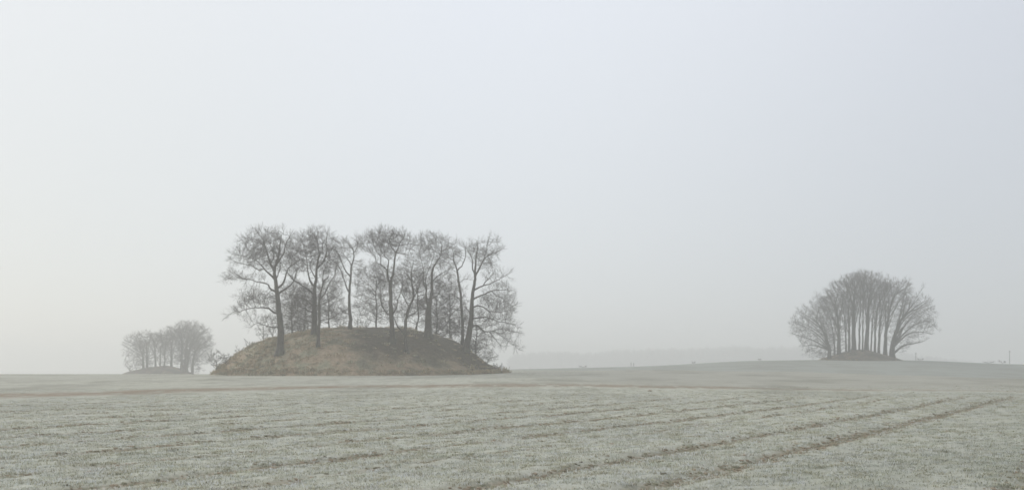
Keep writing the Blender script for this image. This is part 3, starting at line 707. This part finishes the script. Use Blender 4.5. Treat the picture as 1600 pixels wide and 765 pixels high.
KW = dict(Y=MAIN_Y, group=G1, dens=3.0, D=.45, kill=.58, twigs=4, tw_len=1.15, rmin=.0088, mid_r=.0195, jit=.08)
for nm, T, lab, seed, kw in (
    ('oak_tree', T1, 'leftmost tall bare oak on the big mound, long limbs reaching left over the slope', 11, {}),
    ('oak_tree', T2, 'tall thick-trunked bare tree second from the left among the big mound\'s tall trees', 12, {}),
    ('bare_tree', T2b, 'slim dark bare tree rooted low on the slope just in front of a thicker trunk', 13, {}),
    ('bare_tree', T3, 'slender straight bare tree on the crest of the big mound with a narrow forked crown', 14, {}),
    ('oak_tree', T4, 'flat-topped tall bare tree at the middle of the big mound with forked upright stems', 15, {}),
    ('bare_tree', T5, 'short crooked leaning bare tree right of the flat-topped tree on the big mound', 16, {}),
    ('oak_tree', T6, 'stout bare tree on the big mound whose thick trunk splits into two upright stems', 17, {}),
    ('bare_tree', T7, 'slim bending bare tree standing close left of the big mound\'s rightmost tree', 18, {}),
    ('oak_tree', T8, 'rightmost bare tree on the big mound, with branches sweeping down to the right', 19, {})):
    k = dict(KW); k.update(kw)
    b = base_of(*T['trunk'][0][:2])
    build_tree(nm, lab, b, T['trunk'], T['limbs'], T['blobs'], seed=seed, **k)

# --- lower, densely twigged trees behind them on the mound's back slope
def back_tree(px, py_base, Yb, top, rx, label, seed, tr=1.6, blobs=None, lean=0, **kw):
    x = (px - CX) / F * Yb; b = np.array([x, Yb, float(surf(x, Yb))])
    pyb = HY - F * (b[2] - CAMZ) / Yb
    h = pyb - top
    r = np.random.default_rng(seed)
    trunk = [(px + lean * t + r.normal(0, .8) * (t > 0), pyb - h * t, tr * (1 - t) ** .8 + .3) for t in (0, .12, .25, .4, .55, .7)]
    limbs = []
    for i in range(11):
        t = .10 + .55 * (i + r.uniform(0, 1)) / 11; s_ = 1 if r.uniform() < .5 else -1
        ln = rx * r.uniform(.5, 1.0); y0 = pyb - h * t; el = r.uniform(.15, .55) + t * .9; dr = r.uniform(-.1, .35)
        limbs.append([(px + lean * t, y0)] + [(px + lean * t + s_ * ln * q + r.normal(0, 1), y0 - ln * (el * q - dr * q * q) + r.normal(0, 1)) for q in (.25, .5, .75, 1)] + [tr * r.uniform(.35, .6), .25])
    blobs = blobs or [(px + lean * .6, pyb - h * .60, rx * .9, h * .38), (px + r.normal(0, 4), pyb - h * .34, rx * 1.0, h * .22), (px + r.normal(0, 8), pyb - h * .7, rx * .6, h * .28)]
    a = dict(Y=Yb, group=G1, dens=3.2, D=.5, kill=.62, twigs=3, tw_len=1.0, depth=1.2, rmin=.0105, jit=.11, up=.03, tw_up=.1); a.update(kw)
    build_tree('bare_tree', label, b, trunk, limbs, blobs, seed=seed, **a)
for args in ((456, 0, 172, 436, 36, 'low dense bare tree filling the gap between the two leftmost tall trunks', 31),
             (476, 0, 176, 446, 28, 'dense bare tree hidden close behind the left side of the second tall trunk', 37),
             (513, 0, 170, 430, 32, 'low dense bare tree behind the slim tree and left of the slender crest tree', 32),
             (588, 0, 172, 408, 40, 'broad dense bare tree left of the flat-topped tree on the big mound', 33),
             (652, 0, 172, 412, 28, 'dense bare tree behind the crooked leaning tree', 34),
             (683, 0, 176, 436, 26, 'dense bare tree behind the right side of the stout double-stemmed tree', 40),
             (702, 0, 174, 422, 32, 'dense bare tree behind the gap between the stout trunk and the slim bending one', 35),
             (744, 0, 177, 474, 36, 'low spreading bare tree on the far right slope behind the rightmost tree', 36)):
    back_tree(*args, tr=.9 if args[0] == 744 else 1.1)

# --- saplings and shrubs along the mound's skyline and slopes
G2 = 'saplings and shrubs on the large mound'
def shrub(px, py, hpx, rx, label, seed, Yb=None, stems=3, lean=0, name='sapling', cat='sapling', group=G2, Y0=MAIN_Y, dens=14, D=.22, tk=1.0):
    if Yb is None: b = cast(px, py, 135, 200)
    else: x = (px - CX) / F * Yb; b = np.array([x, Yb, float(surf(x, Yb))])
    py = HY - F * (b[2] - CAMZ) / b[1]
    r = np.random.default_rng(seed)
    trunk = [(px + lean * t, py - hpx * t, (.55 * (1 - t) + .2) * tk) for t in (0, .25, .5, .8)]
    limbs = []
    for i in range(stems * 2):
        t = r.uniform(.02, .5); s_ = 1 if i % 2 else -1; q = r.uniform(.5, 1)
        limbs.append([(px + lean * t, py - hpx * t), (px + lean * t + s_ * rx * .4 * q, py - hpx * (t + .2 * q)), (px + lean + s_ * rx * .8 * q, py - hpx * (t + .42 * q)), .35 * tk, .18 * tk])
    build_tree(name, label, b, trunk, limbs, [(px + lean * .6, py - hpx * .62, rx, hpx * .42)], Y=b[1], seed=seed, group=group, cat=cat, dens=dens, D=D, kill=D * 1.5,
               twigs=1, tw_len=.38, rmin=.012, limb_r=.03, flare=1.1, depth=1.0)
for a in ((338.5, 580, 33, 15, 'small bare thorn tree at the left foot of the big mound', 51, None, 4, -1, 'small_tree', 'tree'),
          (354, 570, 18, 9, 'small leaning shrub just up the slope from the small thorn tree', 52, None, 3, -3, 'shrub', 'shrub')): shrub(*a)
for px, Yb, h, rx, lab, sd in (
    (374, 164, 14, 7, 'lowest tiny sapling on the big mound\'s left skyline', 53), (390, 165, 17, 8, 'tiny sapling below the oak\'s long low limb on the left skyline', 54),
    (412, 167, 36, 13, 'bushy sapling under the low left limb of the leftmost oak', 55), (426, 168, 34, 10, 'thin sapling close left of the leftmost oak\'s trunk', 56),
    (444, 168, 26, 9, 'thin sapling close right of the leftmost oak\'s trunk', 57), (470, 169, 24, 9, 'sapling on the skyline left of the second tall trunk', 58),
    (481, 169, 20, 8, 'small sapling hard against the second tall trunk', 66), (531, 170, 28, 11, 'sapling on the crest just left of the slender straight tree', 59), (559, 170, 26, 10, 'sapling on the crest just right of the slender straight tree', 60),
    (572, 170, 20, 10, 'low bushy sapling on the crest between the slender tree and the dense broad tree', 67), (682, 170, 30, 14, 'bushy sapling right of the stout double-stemmed trunk', 61), (706, 170, 34, 15, 'tall bushy sapling left of the slim bending tree', 62), (742, 168, 26, 13, 'bushy sapling at the foot of the rightmost tree', 63)):
    shrub(px, 0, h, rx, lab, sd, Yb)
shrub(760, 566, 14, 12, 'leaning dead shrub low on the right slope of the big mound', 64, None, 4, 8, 'shrub', 'shrub')
shrub(776, 0, 7, 9, 'low scrubby shrub near the right foot of the big mound', 65, 166, 3, 2, 'shrub', 'shrub')

# --- the tree clump on the right-hand mound, in the mist
G3 = 'bare beeches on the right-hand mound'
def far_tree(px, py, Yb, r0, crown, label, seed, group, mound, off=0, fork=.2, name='beech_tree', dens=1.0, D=.85, nl=10, pull=1.0, extra=(), spread=(-.25, .6), **kw):
    """crown: (px, py, rx, ry)"""
    Y = Yb + off; x = (px - CX) / F * Y; b = np.array([x, Y, float(surf(x, Y))])
    pyb = HY - F * (b[2] - CAMZ) / Y; r = np.random.default_rng(seed)
    cx, cy, rx, ry = crown[:4]; cy += 3 * (Y < 350); rx *= 1.12; cx = px + (cx - px) * pull
    trunk = []
    tops = cy - ry * .55
    for t in (0, .1, .2, .32, .45, .6, .75, .9, 1):
        e = t ** 2.4
        trunk.append((px + (cx - px) * e + r.normal(0, .35) * (t > 0), pyb + (tops - pyb) * t, r0 * (1 - t) ** .95 + .2))
    limbs = []
    for i in range(nl):
        t = fork + (.88 - fork) * (i + r.uniform(0, .6)) / nl; s_ = 1 if (i + seed) % 2 else -1
        e = t ** 2.4; sx, sy = px + (cx - px) * e, pyb + (tops - pyb) * t
        th = r.uniform(*spread) + t * .8; q = r.uniform(.7, .95)
        ex = cx + s_ * rx * q * math.cos(th); ey = min(cy - ry * q * math.sin(th), sy - 4)
        limbs.append([(sx, sy), (sx + (ex - sx) * .28, sy + (ey - sy) * .38), (sx + (ex - sx) * .62, sy + (ey - sy) * .72), (ex, ey), r0 * .28, .2])
    limbs += [list(e_) + [r0 * .42, .2] for e_ in extra]
    bl = [(cx, cy, rx, ry), ((cx * .6 + px * .4), cy + ry * .95, rx * .9, ry * .8), ((cx * .3 + px * .7), cy + ry * 1.9, rx * .7, ry * .75)] + list(crown[4:])
    a = dict(Y=Y, group=group, dens=dens, D=D, jit=.07, kill=D * 1.15, twigs=4, tw_len=1.25, rmin=.0115, mid_r=.021, limb_r=.075, depth=1.0, up=.16, tw_up=.28, flare=1.25); a.update(kw)
    build_tree(name, label, b, trunk, limbs, bl, seed=seed, **a)
EX = {0: [[(1296, 550), (1286, 540), (1270, 531), (1252, 525), (1238, 521)], [(1296, 542), (1283, 527), (1265, 514), (1247, 505)], [(1296, 532), (1286, 509), (1271, 491), (1257, 478)],
          [(1297, 522), (1291, 497), (1281, 474), (1275, 460)], [(1296, 548), (1283, 542), (1268, 539), (1254, 541)]],
      13: [[(1398, 545), (1411, 522), (1430, 507), (1450, 502), (1465, 514)], [(1399, 535), (1415, 507), (1435, 486), (1456, 470)], [(1401, 525), (1416, 492), (1431, 466), (1443, 448)],
          [(1396, 552), (1411, 540), (1430, 536), (1447, 531)], [(1401, 520), (1408, 484), (1414, 456), (1420, 440)], [(1399, 540), (1418, 522), (1438, 518), (1456, 522)]]}
for i, (px, r0, cr, off, lab) in enumerate((
    (1296, 3.6, (1266, 506, 29, 30, (1252, 516, 16, 14), (1285, 480, 20, 22)), -4, 'leftmost beech of the right-hand clump, branches fanning out low to the left'),
    (1304, 1.5, (1283, 490, 22, 24), 4, 'thin beech beside the leftmost one in the right-hand clump'),
    (1311, 3.8, (1298, 476, 22, 29), -1, 'thick trunk third from the left in the right-hand clump'),
    (1322, 1.7, (1309, 457, 20, 22), 6, 'slim beech left of the middle of the right-hand clump'),
    (1327, 2.4, (1322, 448, 20, 20), -2, 'upright beech left of the tallest crown in the right-hand clump'),
    (1334, 4.4, (1336, 440, 20, 19), 2, 'tall beech under the left half of the right-hand clump\'s highest dome'),
    (1343, 1.8, (1347, 437, 19, 18), 7, 'slim beech at the top of the right-hand mound'),
    (1348, 1.4, (1354, 440, 18, 19), -4, 'thin front beech at the top of the right-hand mound'),
    (1354, 4.2, (1366, 440, 20, 18), 0, 'thick trunk right of the top of the right-hand mound'),
    (1361, 1.5, (1378, 452, 17, 22), 6, 'thinnest beech in the right half of the right-hand clump'),
    (1367, 2.0, (1384, 456, 16, 24), -3, 'slim beech between two thick trunks in the right half of the right-hand clump'),
    (1373, 2.4, (1396, 452, 18, 22), 3, 'beech under the small notch in the right-hand clump\'s outline'),
    (1383, 3.6, (1412, 455, 22, 24, (1420, 480, 18, 20)), -1, 'thick trunk second from the right in the right-hand clump'),
    (1394, 5.2, (1432, 482, 24, 26, (1440, 506, 22, 18), (1425, 520, 22, 12), (1452, 502, 12, 14), (1416, 462, 14, 22)), -3, 'rightmost beech of the right-hand clump, leaning trunk and wide right-hand crown'))):
    far_tree(px, 0, RIGHT_Y, r0 * .88, cr, lab, 400 + i, G3, 1, off, pull=1.0 if i in (0, 13) else .7, extra=EX.get(i, ()))

# --- the fainter clump on the left-hand mound
G4 = 'bare trees on the left-hand mound'
for i, (px, r0, cr, off, lab) in enumerate((
    (224, 1.6, (212, 541, 17, 20, (203, 552, 10, 14), (200, 566, 6, 9)), -3, 'leftmost faint tree of the left-hand clump, branches down to the ground'),
    (230, 1.8, (226, 535, 15, 19), 3, 'second faint tree from the left in the left-hand clump'),
    (243, 1.4, (242, 536, 13, 17), -1, 'thin faint tree standing alone left of the middle of the left-hand clump'),
    (251, 1.2, (253, 533, 12, 16), 5, 'slim faint tree on top of the left-hand mound'),
    (257, 1.1, (261, 530, 12, 16), -4, 'slim faint tree just right of the left-hand mound\'s top'),
    (268, 1.8, (270, 527, 15, 17, (262, 545, 10, 12)), 2, 'faint tree with an open gap to its right in the left-hand clump'),
    (284, 2.6, (284, 523, 19, 19), -2, 'thick faint trunk under the left of the left-hand clump\'s high dome'),
    (288, 2.4, (298, 520, 20, 19), 4, 'thick faint trunk under the top of the left-hand clump\'s high dome'),
    (292, 2.4, (310, 527, 18, 20), -1, 'faint trunk under the right of the left-hand clump\'s high dome'),
    (300, 2.2, (318, 540, 15, 18, (322, 555, 12, 9), (312, 560, 12, 6)), 1, 'rightmost faint tree of the left-hand clump, leaning out to the right'))):
    far_tree(px, 0, LEFT_Y, r0, cr, lab, 500 + i, G4, 2, off, name='bare_tree', spread=(-.7, .8), dens=1.25, D=.85, twigs=4, rmin=.0145, mid_r=.024, tw_len=1.5, up=.06, tw_up=.12, limb_r=.09)
shrub(203, 0, 14, 9, 'bushy undergrowth at the left foot of the left-hand mound', 520, 378, 3, 0, 'shrub', 'shrub', None, LEFT_Y, 2.5, .5)

# ------------------------------------------------------------------ things on the far rise
def pole(px, Y, top_py, r_, label):
    x = (px - CX) / F * Y; z0 = float(terrain(x, Y)); top = CAMZ - (top_py - HY) / F * Y
    root = empty('wooden_pole', label, 'pole', (x, Y, z0), 'wooden poles beyond the rise')
    a = np.arange(10) / 10 * 2 * np.pi; V, Fc = [], []
    hs = [(-.4, r_), (.0, r_), ((top - z0) * .5, r_ * .9), (top - z0 - .08, r_ * .78), (top - z0, r_ * .3)]
    for h, rr in hs: V += [(rr * math.cos(t), rr * math.sin(t), h) for t in a]
    for k in range(len(hs) - 1): Fc += [(k*10+i, k*10+(i+1) % 10, (k+1)*10+(i+1) % 10, (k+1)*10+i) for i in range(10)]
    mesh_obj('shaft', V, [np.array(Fc), np.array([[40+i for i in range(10)]])], M_wood, root, shade=False)
    V2, F2 = [], []
    for k, (dx, h) in enumerate(((-.32, top - z0 - .45), (.32, top - z0 - .45))):        # short insulator pins either side of the head
        for hh, rr in ((0, .05), (.1, .07), (.2, .05)): V2 += [(dx + rr * math.cos(t), rr * math.sin(t), h + hh) for t in a]
        for q in range(2): F2 += [(k*30+q*10+i, k*30+q*10+(i+1) % 10, k*30+(q+1)*10+(i+1) % 10, k*30+(q+1)*10+i) for i in range(10)]
    mesh_obj('insulator', V2, [np.array(F2)], M_stone, root)
    V3 = [(sx * .4, sy * .04, top - z0 - .5 + sz * .05) for sx in (-1, 1) for sy in (-1, 1) for sz in (-1, 1)]
    mesh_obj('bracket', V3, [np.array([(0,1,3,2),(4,6,7,5),(0,4,5,1),(2,3,7,6),(0,2,6,4),(1,5,7,3)])], M_wood, root, shade=False)
pole(1431, 400, 550, .12, 'left wooden pole showing above the rise just right of the right-hand clump')
pole(1577.5, 400, 547, .12, 'right wooden pole showing above the rise near the picture\'s right edge')
G5 = 'shrubs on the far rise'
for px, Y, h, rx, lab, sd in ((1438, 330, 5, 7, 'low shrub beside the left wooden pole', 81), (1566, 335, 7, 9, 'low dark bush left of the right wooden pole', 82), (1545, 335, 4, 14, 'thin line of scrub on the rise left of the dark bush', 83),
                              (911, 318, 4, 8, 'low wide bush on the far field\'s left skyline', 84), (1084, 325, 3.5, 3, 'tiny shrub on the skyline halfway up the rise', 85), (1187, 330, 3.5, 3, 'tiny shrub on the skyline near the right-hand clump', 86)):
    shrub(px, 0, h * .8, rx * .8, lab, sd, Y, 5, 0, 'shrub', 'shrub', G5, Y, 9.0, .28, .2)
def post(px, Y, h, r_, label, mat, name='fence_post', tilt=0, grp=None):
    x = (px - CX) / F * Y; z0 = float(surf(x, Y)); V, Fc = [], []; a = np.arange(8) / 8 * 2 * np.pi
    root = empty(name, label, 'post', (x, Y, z0), grp)
    for hh, rr in ((-.3, r_), (h * .96, r_ * .92), (h, r_ * .55)): V += [(rr * math.cos(t) + tilt * hh, rr * math.sin(t), hh) for t in a]
    for k in range(2): Fc += [(k*8+i, k*8+(i+1) % 8, (k+1)*8+(i+1) % 8, (k+1)*8+i) for i in range(8)]
    mesh_obj('shaft', V, [np.array(Fc), np.array([[16+i for i in range(8)]])], mat, root, shade=False)
post(783.5, 160, 1.3, .11, 'short pale marker post at the right foot of the big mound', M_stone, 'marker_post', .05)
post(986, 316, 1.3, .07, 'left of two short posts on the far skyline between the mounds', M_wood, 'fence_post', 0, 'short posts on the far skyline')
post(990, 316, 1.1, .07, 'right of two short posts on the far skyline between the mounds', M_wood, 'fence_post', .04, 'short posts on the far skyline')

# a white stone and a dark clod lying in the field
def lump(name, label, cat, px, py, size, mat, seed):
    b = cast(px, py, 15, 140); o = clod_mesh(name, mat, seed); C.objects.link(o); o.location = b + np.array([0, 0, size * .3]); o.scale = [size / .05] * 3
    o['label'] = label; o['category'] = cat
lump('stone', 'single small white stone lying in the frosted field', 'stone', 1265, 621, .12, M_stone, 901)
lump('earth_clod', 'single dark earth clod on the brown strip right of the big mound', 'clod', 1015, 611, .16, M_clod, 902)

# ------------------------------------------------------------------ far-off wood, one mass in the mist
def wood():
    r = np.random.default_rng(99); V, T = [], []
    prof = [(795, 556), (815, 551), (845, 549), (880, 548), (905, 551), (930, 551), (960, 548), (1000, 546), (1040, 543), (1080, 541), (1140, 540), (1200, 541), (1245, 541), (1280, 545), (1330, 547), (1400, 550), (1450, 554), (1490, 560), (1520, 566)]
    tp = np.array(prof)
    for k in range(620):
        px = r.uniform(795, 1520); Y = 1560 + r.uniform(-90, 90); t = np.interp(px, tp[:, 0], tp[:, 1]) + 2.2 * math.sin(px * .031) * math.sin(px * .013 + 1) + r.normal(0, 1.0) + (r.uniform() < .3) * r.uniform(0, 5)
        top = P(px, t, Y); g = float(terrain(top[0], Y)); h = max(3, top[2] - g); w_ = h * r.uniform(.2, .3); zc = g + h * .5
        n_ = 110
        v = r.normal(size=(n_, 3)); v /= np.linalg.norm(v, axis=1)[:, None]; v *= r.uniform(0, 1, (n_, 1)) ** .4
        c = np.array([top[0], Y, zc]) + v * (w_, w_, h * .5)
        d = v + r.normal(0, .4, v.shape) + (0, 0, .6); d /= np.linalg.norm(d, axis=1)[:, None]
        s_ = np.cross(d, r.normal(size=d.shape)); s_ /= np.linalg.norm(s_, axis=1)[:, None]
        b0 = len(V)
        ln = r.uniform(3, 7, (n_, 1)); wd = r.uniform(.25, .7, (n_, 1))
        q = np.stack([c - d * ln * .5 - s_ * wd, c - d * ln * .5 + s_ * wd, c + d * ln * .5], 1).reshape(-1, 3)
        V += [tuple(x) for x in q]; T += [(b0 + 3*i, b0 + 3*i + 1, b0 + 3*i + 2) for i in range(n_)]
        b0 = len(V); rr = h * .018
        ring = [(math.cos(a) * rr, math.sin(a) * rr) for a in (0, 2.09, 4.19)]
        V += [(top[0] + a, Y + b, g - .3) for a, b in ring] + [(top[0], Y, g + h * .8)]
        T += [(b0, b0+1, b0+3), (b0+1, b0+2, b0+3), (b0+2, b0, b0+3)]
    o = mesh_obj('distant_wood', np.array(V), [np.array(T)], M_twig, None, False)
    o['kind'] = 'stuff'; o['label'] = 'far-off wood fading into the mist behind the rise'; o['category'] = 'wood'
wood()

# ------------------------------------------------------------------ haze: one closed box of even mist
def haze():
    z0 = float(ZZ.min()) - 1.0; h = HAZE_HALF; z1 = HAZE_TOP
    V = [(sx * h, sy * h, z) for z in (z0, z1) for sx, sy in ((-1, -1), (1, -1), (1, 1), (-1, 1))]
    Fc = np.array([(3, 2, 1, 0), (4, 5, 6, 7), (0, 1, 5, 4), (1, 2, 6, 5), (2, 3, 7, 6), (3, 0, 4, 7)])
    m = bpy.data.materials.new('haze'); m.use_nodes = True; t = m.node_tree; t.nodes.clear()
    o_ = t.nodes.new('ShaderNodeOutputMaterial'); pv = t.nodes.new('ShaderNodeVolumePrincipled')
    pv.inputs['Color'].default_value = (.965, .968, .955, 1); pv.inputs['Density'].default_value = HAZE_DENSITY; pv.inputs['Anisotropy'].default_value = HAZE_ANISO
    t.links.new(pv.outputs[0], o_.inputs['Volume'])
    o = mesh_obj('haze', V, [Fc], m, None, False); o['kind'] = 'stuff'; o['label'] = 'pale winter mist hanging over the fields'; o['category'] = 'haze'
haze()
